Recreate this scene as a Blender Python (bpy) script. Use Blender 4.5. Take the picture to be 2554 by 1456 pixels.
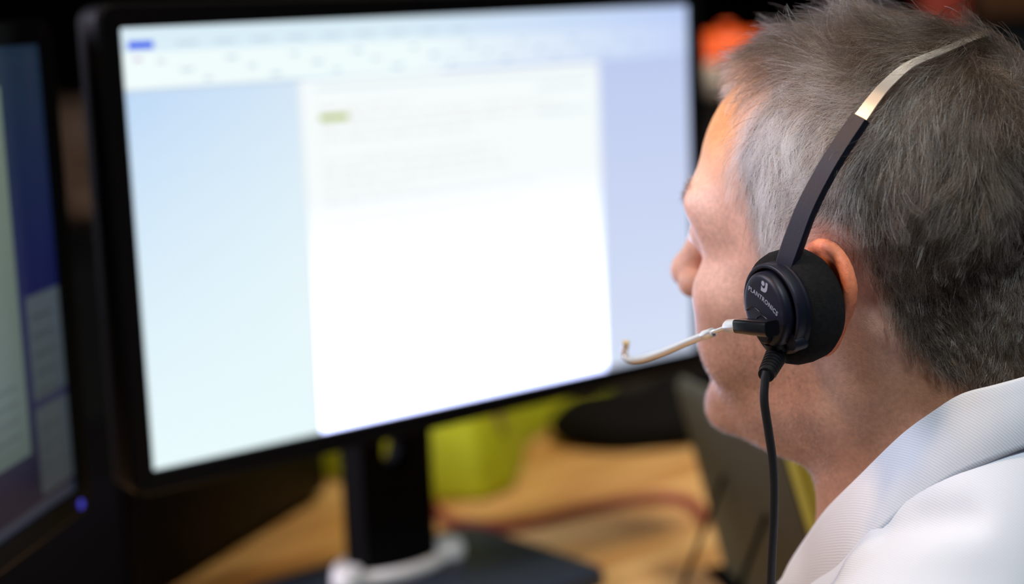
import bpy, bmesh, math, random
import numpy as np
from mathutils import Vector, Matrix, Euler

# ------------------------------------------------------------------ clear
for o in list(bpy.data.objects):
    bpy.data.objects.remove(o, do_unlink=True)
scene = bpy.context.scene
COL = scene.collection
random.seed(7)
RNG = np.random.default_rng(11)

# ------------------------------------------------------------------ camera
# screen of the main monitor lies in the plane y = 0, desk top at z = 0.74
RCAM = np.array([[0.7667577, 0.0384238, -0.6407857],
                 [-0.1353856, 0.9854340, -0.1029109],
                 [0.6274977, 0.1656609, 0.7607911]])
MCW = np.array([[1, 0, 0], [0, 0, 1], [0, -1, 0]]) @ RCAM.T      # camera axes -> world
CAM = np.array([-0.78287, -1.02214, 1.21222])
cam_data = bpy.data.cameras.new('camera')
cam = bpy.data.objects.new('camera', cam_data)
COL.objects.link(cam)
mw = Matrix.Identity(4)
for r in range(3):
    mw[r][0] = MCW[r, 0]
    mw[r][1] = -MCW[r, 1]
    mw[r][2] = -MCW[r, 2]
    mw[r][3] = CAM[r]
cam.matrix_world = mw
cam_data.sensor_fit = 'HORIZONTAL'
cam_data.sensor_width = 36.0
cam_data.lens = 36.0 * 4200 / 2554
cam_data.clip_start = 0.02
cam_data.clip_end = 50
cam_data.dof.use_dof = True
cam_data.dof.focus_distance = 0.815
cam_data.dof.aperture_fstop = 2.8
cam_data.dof.aperture_blades = 9
scene.camera = cam

# ------------------------------------------------------------------ world, lights, exposure
world = bpy.data.worlds.new('world')
scene.world = world
world.use_nodes = True
bg = world.node_tree.nodes['Background']
bg.inputs[0].default_value = (0.9, 0.8, 0.7, 1)
bg.inputs[1].default_value = 0.012
vs = scene.view_settings
vs.view_transform = 'Standard'
vs.look = 'None'
vs.exposure = 0.0
vs.gamma = 1.0
vs.use_curve_mapping = False


def area_light(name, loc, target, size, power, color, size_y=None, spread=180):
    d = bpy.data.lights.new(name, 'AREA')
    d.energy = power
    d.color = color
    d.shape = 'RECTANGLE'
    d.size = size
    d.size_y = size_y or size
    d.spread = math.radians(spread)
    o = bpy.data.objects.new(name, d)
    COL.objects.link(o)
    o.location = loc
    o.rotation_euler = (Vector(target) - Vector(loc)).to_track_quat('-Z', 'Y').to_euler()
    return o


# office lights: neutral panels above and behind the seat, a warm lamp ahead, plus added cool and warm fills
area_light('ceiling_panel_light', (-0.55, -1.45, 2.6), (-0.05, -0.55, 0.9), 0.55, 9.0, (0.84, 0.94, 1.0), 0.55, 100)
area_light('overhead_panel_light', (0.0, -0.62, 2.64), (0.0, -0.55, 0.8), 0.4, 1.7, (1.0, 0.88, 0.70), 0.4, 110)
area_light('cool_side_fill', (-1.40, 0.70, 1.6), (-0.1, -0.42, 1.08), 0.8, 11.5, (0.82, 0.79, 1.0), 0.9, 80)  # added fill from the left, stands in for screen glow on the cheek
area_light('warm_ceiling_light', (-1.35, 0.20, 2.5), (-0.08, -0.42, 1.15), 0.3, 2.6, (1.0, 0.63, 0.32), 0.3, 70)
area_light('warm_fill_light', (0.30, -0.30, 2.55), (0.6, 0.4, 0.85), 0.3, 4.2, (1.0, 0.84, 0.60), 0.3, 60)  # added light to brighten the pot, vest and back of the desk


# ------------------------------------------------------------------ helpers
def hexc(r, g, b):
    f = lambda v: (v / 255) / 12.92 if v / 255 <= 0.04045 else ((v / 255 + 0.055) / 1.055) ** 2.4
    return (f(r), f(g), f(b), 1)


def ray(x, y):
    return MCW @ np.array([(x - 1277) / 4200, (y - 728) / 4200, 1.0])


def at(x, y, d):
    return CAM + ray(x, y) * d


MATS = {}


def mat(name, color=(0.5, 0.5, 0.5, 1), rough=0.5, metal=0.0, spec=0.5, noise=0.0, nscale=40.0, bump=0.0, bscale=200.0,
        sheen=0.0, coat=0.0, sss=0.0, emit=None, estr=0.0):
    m = bpy.data.materials.new(name)
    m.use_nodes = True
    nt = m.node_tree
    b = nt.nodes['Principled BSDF']
    b.inputs['Base Color'].default_value = color
    b.inputs['Roughness'].default_value = rough
    b.inputs['Metallic'].default_value = metal
    b.inputs['Specular IOR Level'].default_value = spec
    b.inputs['Sheen Weight'].default_value = sheen
    b.inputs['Coat Weight'].default_value = coat
    tc = nt.nodes.new('ShaderNodeTexCoord')
    if noise > 0:
        n = nt.nodes.new('ShaderNodeTexNoise')
        n.inputs['Scale'].default_value = nscale
        n.inputs['Detail'].default_value = 6
        nt.links.new(tc.outputs['Object'], n.inputs['Vector'])
        rmp = nt.nodes.new('ShaderNodeMapRange')
        rmp.inputs['From Min'].default_value = 0.25
        rmp.inputs['From Max'].default_value = 0.75
        rmp.inputs['To Min'].default_value = 1 - noise
        rmp.inputs['To Max'].default_value = 1 + noise
        nt.links.new(n.outputs['Fac'], rmp.inputs['Value'])
        mul = nt.nodes.new('ShaderNodeVectorMath')
        mul.operation = 'SCALE'
        mul.inputs[0].default_value = color[:3]
        nt.links.new(rmp.outputs[0], mul.inputs['Scale'])
        nt.links.new(mul.outputs[0], b.inputs['Base Color'])
    if bump > 0:
        n2 = nt.nodes.new('ShaderNodeTexNoise')
        n2.inputs['Scale'].default_value = bscale
        n2.inputs['Detail'].default_value = 4
        nt.links.new(tc.outputs['Object'], n2.inputs['Vector'])
        bp = nt.nodes.new('ShaderNodeBump')
        bp.inputs['Strength'].default_value = bump
        bp.inputs['Distance'].default_value = 0.001
        nt.links.new(n2.outputs['Fac'], bp.inputs['Height'])
        nt.links.new(bp.outputs[0], b.inputs['Normal'])
    if emit:
        b.inputs['Emission Color'].default_value = emit
        b.inputs['Emission Strength'].default_value = estr
    MATS[name] = m
    return m


def link(name, me, material=None, parent=None, smooth=True):
    o = bpy.data.objects.new(name, me)
    COL.objects.link(o)
    if material is not None:
        me.materials.append(material)
    if smooth and isinstance(me, bpy.types.Mesh):
        me.polygons.foreach_set('use_smooth', [True] * len(me.polygons))
    if parent:
        o.parent = parent
    return o


def tag(o, label=None, cat=None, group=None, kind=None):
    if label: o['label'] = label
    if cat: o['category'] = cat
    if group: o['group'] = group
    if kind: o['kind'] = kind
    return o


def empty(name, loc=(0, 0, 0), rz=0.0):
    o = bpy.data.objects.new(name, None)
    COL.objects.link(o)
    o.location = loc
    o.rotation_euler = (0, 0, rz)
    o.empty_display_size = 0.05
    return o


def mesh_py(name, verts, faces):
    me = bpy.data.meshes.new(name)
    me.from_pydata([tuple(map(float, v)) for v in verts], [], [tuple(map(int, f)) for f in faces])
    me.update()
    return me


def mesh_np(name, verts, quads):
    me = bpy.data.meshes.new(name)
    n, q = len(verts), len(quads)
    me.vertices.add(n)
    me.vertices.foreach_set('co', np.asarray(verts, np.float32).ravel())
    me.loops.add(q * 4)
    me.loops.foreach_set('vertex_index', np.asarray(quads, np.int32).ravel())
    me.polygons.add(q)
    me.polygons.foreach_set('loop_start', np.arange(0, q * 4, 4, dtype=np.int32))
    me.update(calc_edges=True)
    me.validate()
    return me


def box(name, size, loc, material, parent=None, bevel=0.0, seg=2, rot=None):
    bm = bmesh.new()
    bmesh.ops.create_cube(bm, size=1.0)
    for v in bm.verts:
        v.co = Vector((v.co.x * size[0], v.co.y * size[1], v.co.z * size[2]))
    if bevel > 0:
        bmesh.ops.bevel(bm, geom=bm.edges[:], offset=bevel, segments=seg, affect='EDGES', profile=0.5)
    me = bpy.data.meshes.new(name)
    bm.to_mesh(me)
    bm.free()
    o = link(name, me, material, parent, smooth=False)
    o.location = loc
    if rot: o.rotation_euler = rot
    if bevel > 0:
        autosmooth(me)
    return o


def autosmooth(me, ang=35):
    me.polygons.foreach_set('use_smooth', [True] * len(me.polygons))
    me.set_sharp_from_angle(angle=math.radians(ang))


def rounded_rect(w, h, r, n=6):
    pts = []
    for cx, cy, a0 in ((w / 2 - r, h / 2 - r, 0), (-w / 2 + r, h / 2 - r, 90), (-w / 2 + r, -h / 2 + r, 180), (w / 2 - r, -h / 2 + r, 270)):
        for i in range(n + 1):
            a = math.radians(a0 + 90 * i / n)
            pts.append((cx + r * math.cos(a), cy + r * math.sin(a)))
    return pts


def catmull(pts, n=8, closed=False):
    P = np.asarray(pts, float)
    out = []
    m = len(P)
    rng = range(m if closed else m - 1)
    for i in rng:
        if closed:
            a, b, c, d = P[(i - 1) % m], P[i], P[(i + 1) % m], P[(i + 2) % m]
        else:
            a, b, c, d = P[max(i - 1, 0)], P[i], P[i + 1], P[min(i + 2, m - 1)]
        for k in range(n):
            t = k / n
            out.append(0.5 * ((2 * b) + (-a + c) * t + (2 * a - 5 * b + 4 * c - d) * t * t + (-a + 3 * b - 3 * c + d) * t ** 3))
    if not closed:
        out.append(P[-1])
    return np.array(out)


def sweep(name, path, radii, material, parent=None, nseg=14, cap=True, section=None, up=None):
    """tube (or custom section swept) along a path; radii scalar or per point; section = list of (a,b) in the normal plane,
    up = per-point direction for axis b"""
    P = np.asarray(path, float)
    n = len(P)
    if np.isscalar(radii):
        radii = np.full(n, radii)
    T = np.gradient(P, axis=0)
    T /= np.linalg.norm(T, axis=1)[:, None]
    if section is None:
        section = [(math.cos(2 * math.pi * i / nseg), math.sin(2 * math.pi * i / nseg)) for i in range(nseg)]
    m = len(section)
    verts = []
    U = np.array([0.0, 0, 1]) if abs(T[0][2]) < 0.9 else np.array([1.0, 0, 0])
    for i in range(n):
        if up is not None:
            U = np.asarray(up[i], float)
        B = U - T[i] * (U @ T[i])
        B /= np.linalg.norm(B)
        U = B
        A = np.cross(B, T[i])
        for a, b in section:
            verts.append(P[i] + radii[i] * (a * A + b * B))
    faces = []
    for i in range(n - 1):
        for j in range(m):
            k = (j + 1) % m
            faces.append((i * m + j, i * m + k, (i + 1) * m + k, (i + 1) * m + j))
    if cap:
        faces.append(tuple(range(m - 1, -1, -1)))
        faces.append(tuple((n - 1) * m + j for j in range(m)))
    me = mesh_py(name, verts, faces)
    o = link(name, me, material, parent)
    autosmooth(me, 50)
    return o


def lathe(name, prof, material, parent=None, frame=None, n=40, cap=True, sx=1.0, sy=1.0):
    """prof = [(r, h)...] along local z of frame (4x4)"""
    F = frame or Matrix.Identity(4)
    verts, faces = [], []
    for r, h in prof:
        for i in range(n):
            a = 2 * math.pi * i / n
            verts.append(F @ Vector((r * sx * math.cos(a), r * sy * math.sin(a), h)))
    m = len(prof)
    for i in range(m - 1):
        for j in range(n):
            k = (j + 1) % n
            faces.append((i * n + j, i * n + k, (i + 1) * n + k, (i + 1) * n + j))
    if cap:
        faces.append(tuple(range(n - 1, -1, -1)))
        faces.append(tuple((m - 1) * n + j for j in range(n)))
    me = mesh_py(name, verts, faces)
    bm = bmesh.new()
    bm.from_mesh(me)
    bmesh.ops.recalc_face_normals(bm, faces=bm.faces[:])
    bm.to_mesh(me)
    bm.free()
    o = link(name, me, material, parent)
    autosmooth(me, 40)
    return o


# ---- implicit surfaces
def smin(a, b, k):
    h = np.clip(0.5 + 0.5 * (b - a) / k, 0, 1)
    return b * (1 - h) + a * h - k * h * (1 - h)


def smax(a, b, k):
    return -smin(-a, -b, k)


def ell(p, c, r, rot=None):
    q = [p[i] - c[i] for i in range(3)]
    if rot is not None:
        Rm = np.array(rot.to_matrix().transposed(), np.float32)
        q = [Rm[i, 0] * q[0] + Rm[i, 1] * q[1] + Rm[i, 2] * q[2] for i in range(3)]
    k0 = np.sqrt((q[0] / r[0]) ** 2 + (q[1] / r[1]) ** 2 + (q[2] / r[2]) ** 2) + 1e-6
    k1 = np.sqrt((q[0] / r[0] ** 2) ** 2 + (q[1] / r[1] ** 2) ** 2 + (q[2] / r[2] ** 2) ** 2) + 1e-6
    return k0 * (k0 - 1) / k1


def cone(p, a, b, ra, rb, sx=1.0):
    a = np.array(a, float); b = np.array(b, float)
    d = b - a
    L2 = float(d @ d)
    q = [(p[0] - a[0]), p[1] - a[1], p[2] - a[2]]
    t = np.clip((q[0] * d[0] + q[1] * d[1] + q[2] * d[2]) / L2, 0, 1)
    dx = (q[0] - d[0] * t) / sx
    return np.sqrt(dx ** 2 + (q[1] - d[1] * t) ** 2 + (q[2] - d[2] * t) ** 2) - (ra + (rb - ra) * t)


def surface_nets(F, origin, h):
    S = F < 0
    nx, ny, nz = F.shape
    c = np.zeros((nx - 1, ny - 1, nz - 1), np.int8)
    for i in (0, 1):
        for j in (0, 1):
            for k in (0, 1):
                c += S[i:nx - 1 + i, j:ny - 1 + j, k:nz - 1 + k]
    act = (c > 0) & (c < 8)
    ii, jj, kk = np.nonzero(act)
    idx = np.full(act.shape, -1, np.int32)
    idx[ii, jj, kk] = np.arange(len(ii))
    acc = np.zeros((len(ii), 3), np.float32)
    cnt = np.zeros(len(ii), np.float32)
    corners = [(i, j, k) for i in (0, 1) for j in (0, 1) for k in (0, 1)]
    for a in corners:
        for b in corners:
            if sum(abs(a[t] - b[t]) for t in range(3)) == 1 and a < b:
                fa = F[ii + a[0], jj + a[1], kk + a[2]]
                fb = F[ii + b[0], jj + b[1], kk + b[2]]
                x = (fa < 0) != (fb < 0)
                den = np.where(x, fa - fb, 1)
                t = np.where(x, fa / den, 0)
                for d in range(3):
                    acc[:, d] += np.where(x, a[d] + (b[d] - a[d]) * t, 0)
                cnt += x
    V = acc / cnt[:, None] + np.stack([ii, jj, kk], 1)
    V = V * h + np.asarray(origin, np.float32)
    quads = []
    # edges along x
    e = S[:-1, 1:-1, 1:-1] != S[1:, 1:-1, 1:-1]
    a, b, cc = np.nonzero(e)
    fl = S[a, b + 1, cc + 1]
    q = np.stack([idx[a, b, cc], idx[a, b + 1, cc], idx[a, b + 1, cc + 1], idx[a, b, cc + 1]], 1)
    quads.append(np.where(fl[:, None], q, q[:, ::-1]))
    e = S[1:-1, :-1, 1:-1] != S[1:-1, 1:, 1:-1]
    a, b, cc = np.nonzero(e)
    fl = S[a + 1, b, cc + 1]
    q = np.stack([idx[a, b, cc], idx[a, b, cc + 1], idx[a + 1, b, cc + 1], idx[a + 1, b, cc]], 1)
    quads.append(np.where(fl[:, None], q, q[:, ::-1]))
    e = S[1:-1, 1:-1, :-1] != S[1:-1, 1:-1, 1:]
    a, b, cc = np.nonzero(e)
    fl = S[a + 1, b + 1, cc]
    q = np.stack([idx[a, b, cc], idx[a + 1, b, cc], idx[a + 1, b + 1, cc], idx[a, b + 1, cc]], 1)
    quads.append(np.where(fl[:, None], q, q[:, ::-1]))
    return V, np.concatenate(quads)


class Field:
    """sampled implicit field (mm) with trilinear lookup"""
    def __init__(self, fn, lo, hi, h):
        ax = [np.arange(lo[i], hi[i] + h, h, dtype=np.float32) for i in range(3)]
        X, Y, Z = np.meshgrid(*ax, indexing='ij')
        self.F = fn(X, Y, Z).astype(np.float32)
        self.lo = np.array(lo, np.float32)
        self.h = h

    def val(self, P):
        q = (np.asarray(P, np.float32) - self.lo) / self.h
        s = np.array(self.F.shape) - 2
        q = np.clip(q, 0, s + 0.999)
        i = np.minimum(q.astype(int), s)
        f = q - i
        out = 0
        for a in (0, 1):
            for b in (0, 1):
                for c in (0, 1):
                    w = (f[:, 0] if a else 1 - f[:, 0]) * (f[:, 1] if b else 1 - f[:, 1]) * (f[:, 2] if c else 1 - f[:, 2])
                    out = out + w * self.F[i[:, 0] + a, i[:, 1] + b, i[:, 2] + c]
        return out

    def grad(self, P, e=2.0):
        g = []
        for d in range(3):
            o = np.zeros(3, np.float32)
            o[d] = e
            g.append(self.val(P + o) - self.val(P - o))
        g = np.stack(g, 1)
        return g / (np.linalg.norm(g, axis=1)[:, None] + 1e-6)

# ------------------------------------------------------------------ the room
wood_m = bpy.data.materials.new('desk_wood')
wood_m.use_nodes = True
nt = wood_m.node_tree
b = nt.nodes['Principled BSDF']
b.inputs['Roughness'].default_value = 0.38
tc = nt.nodes.new('ShaderNodeTexCoord')
mp = nt.nodes.new('ShaderNodeMapping')
mp.inputs['Scale'].default_value = (1.2, 14, 14)
ns = nt.nodes.new('ShaderNodeTexNoise')
ns.inputs['Scale'].default_value = 3.0
ns.inputs['Detail'].default_value = 8
ns.inputs['Distortion'].default_value = 0.6
cr = nt.nodes.new('ShaderNodeValToRGB')
cr.color_ramp.elements[0].position = 0.3
cr.color_ramp.elements[0].color = hexc(170, 116, 60)
cr.color_ramp.elements[1].position = 0.7
cr.color_ramp.elements[1].color = hexc(224, 184, 124)
nt.links.new(tc.outputs['Object'], mp.inputs['Vector'])
nt.links.new(mp.outputs[0], ns.inputs['Vector'])
nt.links.new(ns.outputs['Fac'], cr.inputs['Fac'])
nt.links.new(cr.outputs['Color'], b.inputs['Base Color'])

wall_m = mat('dark_wall', hexc(44, 38, 34), rough=0.8, noise=0.12, nscale=6)
floor_m = mat('carpet', hexc(34, 33, 32), rough=0.95, noise=0.25, nscale=60)
ceil_m = mat('ceiling_tile', hexc(96, 92, 86), rough=0.9)
part_m = mat('partition_fabric', hexc(44, 38, 34), rough=0.95, noise=0.15, nscale=80)


def struct(o):
    o['kind'] = 'structure'
    return o


struct(box('floor', (7.0, 7.0, 0.04), (0.6, 0.8, -0.02), floor_m))
struct(box('ceiling', (7.0, 7.0, 0.04), (0.6, 0.8, 2.72), ceil_m))
struct(box('wall_back', (7.0, 0.1, 2.7), (0.6, 4.25, 1.35), wall_m))
struct(box('wall_right', (0.1, 6.9, 2.7), (4.05, 0.8, 1.35), wall_m))
struct(box('wall_left', (0.1, 6.9, 2.7), (-2.85, 0.8, 1.35), wall_m))
struct(box('wall_front', (7.0, 0.1, 2.7), (0.6, -2.65, 1.35), wall_m))

# desk
desk = empty('desk', (0.0, 0.0, 0.0))
tag(desk, 'light wood office desk carrying the two monitors', 'desk')
box('desk_top', (1.62, 0.95, 0.03), (-0.26, 0.115, 0.725), wood_m, desk, bevel=0.004)
for x in (-1.0, 0.48):
    for y in (-0.3, 0.53):
        box('leg', (0.05, 0.05, 0.71), (x, y, 0.355), mat('desk_leg', hexc(40, 40, 42), rough=0.4, metal=0.5), desk, bevel=0.004)


# ------------------------------------------------------------------ monitors
bez_m = mat('bezel_black', hexc(5, 5, 7), rough=0.5, spec=0.12, bump=0.03, bscale=800)
back_m = mat('casing_black', hexc(5, 5, 6), rough=0.6, spec=0.1)
base_m = mat('stand_grey', hexc(32, 40, 52), rough=0.5, noise=0.06, nscale=30)
hinge_m = mat('hinge_silver', (0.85, 0.84, 0.82, 1), rough=0.4)


def screen_material(name, strength):
    m = bpy.data.materials.new(name)
    m.use_nodes = True
    nt = m.node_tree
    b = nt.nodes['Principled BSDF']
    b.inputs['Base Color'].default_value = (0.01, 0.01, 0.012, 1)
    b.inputs['Roughness'].default_value = 0.35
    a = nt.nodes.new('ShaderNodeAttribute')
    a.attribute_name = 'pixel_color'
    nt.links.new(a.outputs['Color'], b.inputs['Emission Color'])
    b.inputs['Emission Strength'].default_value = strength
    return m


def screen_mesh(W, H, rects, bgfn, extra=24):
    """flat panel cut along the edges of all drawn rectangles, one colour per cell.
    rects in (u0, v0, u1, v1, colour) with v down from the top"""
    us = {0.0, 1.0}
    vs_ = {0.0, 1.0}
    for i in range(extra + 1):
        us.add(i / extra)
        vs_.add(i / extra)
    for r in rects:
        us.update((r[0], r[2]))
        vs_.update((r[1], r[3]))
    us = sorted(us)
    vs_ = sorted(vs_)
    V = [((u - 0.5) * W, 0, (0.5 - v) * H) for v in vs_ for u in us]
    nu = len(us)
    F, C4 = [], []
    for j in range(len(vs_) - 1):
        for i in range(nu - 1):
            F.append((j * nu + i, (j + 1) * nu + i, (j + 1) * nu + i + 1, j * nu + i + 1))
            cu, cv_ = (us[i] + us[i + 1]) / 2, (vs_[j] + vs_[j + 1]) / 2
            c = bgfn(cu, cv_)
            for r in rects:
                if r[0] <= cu <= r[2] and r[1] <= cv_ <= r[3]:
                    c = r[4](cu, cv_) if callable(r[4]) else r[4]
            C4.append(c)
    me = mesh_py('screen', V, F)
    ca = me.color_attributes.new('pixel_color', 'FLOAT_COLOR', 'CORNER')
    data = np.repeat(np.array([[*c[:3], 1.0] for c in C4], np.float32), 4, axis=0)
    ca.data.foreach_set('color', data.ravel())
    return me


def monitor(name, label, screen_me, screen_mat, loc, rz, W=0.531, H=0.299, bez=0.0165, depth=0.045, zc=0.32):
    """origin on the desk under the screen centre; screen faces -y"""
    m = empty(name, loc, rz)
    tag(m, label, 'monitor')
    s = link('screen', screen_me, screen_mat, m, smooth=False)
    s.location = (0, 0.0, zc)
    # bezel frame with rounded outer corners
    outp = rounded_rect(W + 2 * bez, H + 2 * bez, 0.012, 6)
    inp = rounded_rect(W, H, 0.0012, 6)
    n = len(outp)
    lev = [(inp, 0.0005), (inp, -0.0035), (rounded_rect(W + 2 * bez - 0.005, H + 2 * bez - 0.005, 0.010, 6), -0.0050), (outp, -0.0025), (outp, 0.012)]
    V, F = [], []
    for pts, y in lev:
        V += [(x, y, z + zc) for x, z in pts]
    for k in range(len(lev) - 1):
        for i in range(n):
            j = (i + 1) % n
            F.append((k * n + i, k * n + j, (k + 1) * n + j, (k + 1) * n + i))
    me = mesh_py('bezel', V, F)
    link('bezel', me, bez_m, m, smooth=False)
    autosmooth(me, 30)
    # casing behind
    lev = [(outp, 0.012), (rounded_rect(W + 2 * bez - 0.002, H + 2 * bez - 0.002, 0.012, 6), depth * 0.6), (rounded_rect(W * 0.85, H * 0.82, 0.03, 6), depth), (rounded_rect(W * 0.5, H * 0.6, 0.03, 6), depth + 0.012)]
    V, F = [], []
    for pts, y in lev:
        V += [(x, y, z + zc) for x, z in pts]
    for k in range(len(lev) - 1):
        for i in range(n):
            j = (i + 1) % n
            F.append((k * n + i, k * n + j, (k + 1) * n + j, (k + 1) * n + i))
    F.append(tuple((len(lev) - 1) * n + i for i in range(n)))
    me = mesh_py('casing', V, F)
    link('casing', me, back_m, m, smooth=False)
    autosmooth(me, 30)
    # stand: hollow neck with a cable hole, hinge, base plate
    ny = 0.085
    outl = [(-0.036, 0.02), (0.036, 0.02), (0.036, 0.36), (-0.036, 0.36)]
    hole = [(0.014 * math.cos(a), 0.118 + 0.020 * math.sin(a)) for a in np.linspace(0, 2 * math.pi, 24, endpoint=False)]
    bm = bmesh.new()
    def loop(pts, y):
        return [bm.verts.new((x, y, z)) for x, z in pts]
    # subdivide outer loop to 24 points
    outp2 = []
    for a in np.linspace(0, 2 * math.pi, 24, endpoint=False):
        c, s_ = math.cos(a), math.sin(a)
        tt = min(0.036 / abs(c) if abs(c) > 1e-6 else 9, (0.362 - 0.118) / s_ if s_ > 1e-6 else (0.118 - 0.012) / -s_ if s_ < -1e-6 else 9)
        outp2.append((c * tt, 0.118 + s_ * tt))
    for cx, cz in ((0.036, 0.362), (-0.036, 0.362), (-0.036, 0.012), (0.036, 0.012)):
        k = min(range(24), key=lambda q: (outp2[q][0] - cx) ** 2 + (outp2[q][1] - cz) ** 2)
        outp2[k] = (cx, cz)
    rings = [loop(outp2, ny), loop(hole, ny), loop(hole, ny + 0.03), loop(outp2, ny + 0.03)]
    for k in range(4):
        a, c = rings[k], rings[(k + 1) % 4]
        for i in range(24):
            j = (i + 1) % 24
            bm.faces.new((a[i], a[j], c[j], c[i]))
    bmesh.ops.recalc_face_normals(bm, faces=bm.faces[:])
    me = bpy.data.meshes.new('stand_neck')
    bm.to_mesh(me)
    bm.free()
    link('stand_neck', me, back_m, m, smooth=False)
    box('mount_block', (0.10, 0.045, 0.10), (0, 0.066, zc + 0.01), back_m, m, bevel=0.004)
    # base plate
    pts = rounded_rect(0.25, 0.19, 0.02, 6)
    V, F = [], []
    lev = [(1.0, 0.0), (1.0, 0.009), (0.985, 0.012)]
    for f, z in lev:
        V += [(x * f, 0.055 + y * f, z) for x, y in pts]
    n2 = len(pts)
    for k in range(2):
        for i in range(n2):
            j = (i + 1) % n2
            F.append((k * n2 + i, k * n2 + j, (k + 1) * n2 + j, (k + 1) * n2 + i))
    F.append(tuple(range(n2 - 1, -1, -1)))
    F.append(tuple(2 * n2 + i for i in range(n2)))
    me = mesh_py('base_plate', V, F)
    link('base_plate', me, base_m, m, smooth=False)
    # bright collar round the foot of the neck
    path = [(0.050 * math.cos(a), ny + 0.015 + 0.030 * math.sin(a), 0.016) for a in np.linspace(0, 2 * math.pi, 33)]
    sweep('foot_collar', path, 0.006, hinge_m, m, nseg=10, cap=False)
    for sx in (-1, 1):
        lathe('foot_cap', [(0.001, 0.012), (0.013, 0.012), (0.014, 0.020), (0.011, 0.026), (0.001, 0.027)], hinge_m, m,
              frame=Matrix.Translation((sx * 0.052, ny + 0.004, 0)), n=20)
    return m


# --- main screen: a word processor, page in the middle
L_ = lambda r, g, b, k=1.0: tuple(c * k for c in hexc(r, g, b)[:3])
lerp = lambda a, b, t: tuple(a[i] + (b[i] - a[i]) * max(0, min(1, t)) for i in range(3))


def main_bg(u, v):
    left = lerp(L_(176, 208, 246), L_(228, 240, 246), min(u * 2.6, 1) * 0.75 + v * 0.6)
    left = lerp(left, L_(232, 250, 252), v)
    right = lerp(L_(186, 200, 238), L_(214, 224, 246), v)
    return left if u < 0.5 else right


def ribbon(u, v):
    return lerp(L_(218, 238, 248), L_(190, 208, 248), (u - 0.4) / 0.6)


def ribbon2(u, v):
    return lerp(L_(240, 252, 252), L_(196, 212, 248), (u - 0.45) / 0.55)


white = tuple(c * 3.4 for c in (0.80, 0.88, 1.45))
page = lambda u, v: lerp(L_(246, 252, 252, 1.0), white, max(0, (v - 0.42) * 1.9) ** 1.5)
rects = [(0, 0, 1, 0.055, ribbon), (0, 0.055, 1, 0.135, ribbon2), (0, 0.135, 0.265, 0.142, L_(198, 214, 232)),
         (0.262, 0.142, 0.800, 1.0, page),
         (0.255, 0.142, 0.262, 1.0, L_(232, 240, 246)), (0.800, 0.142, 0.806, 1.0, L_(222, 232, 248))]
rects.append((0.012, 0.030, 0.047, 0.047, L_(28, 88, 236)))            # blue file tab
rects.append((0.018, 0.066, 0.030, 0.074, L_(214, 196, 222)))
for k in range(9):                                                     # ribbon labels
    u0 = 0.08 + k * 0.055
    rects.append((u0, 0.034, u0 + 0.030, 0.042, L_(196, 214, 228)))
for k in range(26):                                                    # ribbon icons
    u0 = 0.05 + k * 0.033
    vv = 0.072 + 0.022 * (k % 3)
    rects.append((u0, vv, u0 + 0.012 + 0.006 * (k % 2), vv + 0.008, lerp(L_(205, 220, 230), L_(176, 196, 230), k / 26)))
rects.append((0.285, 0.158, 0.800, 0.166, L_(222, 234, 238)))          # ruler
rl = random.Random(5)
for k in range(23):                                                    # lines of text
    v0 = 0.205 + k * 0.026
    if k in (4, 10, 16, 21):
        continue
    end = 0.50 + 0.25 * rl.random() if k % 4 else 0.44
    u0 = 0.288
    while u0 < end:
        w = 0.012 + 0.03 * rl.random()
        kk = 0.86 + 0.06 * rl.random()
        rects.append((u0, v0, min(u0 + w, end), v0 + 0.008, lambda u, v, kk=kk: tuple(min(c * 0.9, 0.80 + 0.16 * v) * (kk + 0.10) for c in page(u, v))))
        u0 += w + 0.006
rects.append((0.68, 0.19, 0.78, 0.20, L_(220, 234, 240)))
rects.append((0.68, 0.262, 0.78, 0.27, L_(224, 236, 240)))
rects.append((0.288, 0.226, 0.335, 0.240, L_(168, 186, 60)))           # green highlight
screen_main = screen_material('screen_main', 1.0)
mon = monitor('computer_monitor', 'large black monitor with bright white document on screen in front of the man', screen_mesh(0.531, 0.299, rects, main_bg), screen_main, (0, 0, 0.74), 0.0)

# --- left screen: dim, blue desktop with open windows
def left_bg(u, v):
    c = lerp(L_(40, 62, 84), L_(20, 30, 96), v * 2.0)
    return lerp(c, L_(14, 18, 48), (v - 0.45) * 2)


win = lambda u, v: lerp(L_(150, 172, 150), L_(90, 108, 108), v)
win2 = lambda u, v: lerp(L_(96, 110, 120), L_(70, 78, 84), (v - 0.5) * 2)
lrects = [(0.20, 0.08, 0.885, 0.86, win), (0.905, 0.53, 1.0, 0.965, win2), (0.905, 0.755, 1.0, 0.775, L_(50, 54, 90)),
          (0.0, 0.975, 1.0, 1.0, L_(60, 66, 84))]
for k in range(9):
    v0 = 0.575 + k * 0.041
    if 0.74 < v0 < 0.79:
        continue
    lrects.append((0.915, v0, 0.975, v0 + 0.006, L_(64, 74, 82)))
for k in range(4):
    lrects.append((0.55, 0.70 + k * 0.035, 0.86, 0.706 + k * 0.035, L_(80, 96, 96)))
screen_left = screen_material('screen_left', 0.45)
ang_l = math.atan2(0.667, 0.745)
rx, ry = -0.312, 0.022
mon2 = monitor('computer_monitor', 'black monitor turned sideways at the left with dim blue desktop and open windows',
               screen_mesh(0.531, 0.299, lrects, left_bg), screen_left,
               (rx - 0.2655 * math.cos(ang_l), ry - 0.2655 * math.sin(ang_l), 0.74), ang_l, zc=0.312)
led_m = mat('blue_led', (0.02, 0.02, 0.1, 1), emit=(0.08, 0.08, 1.0, 1), estr=0.55)
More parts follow.
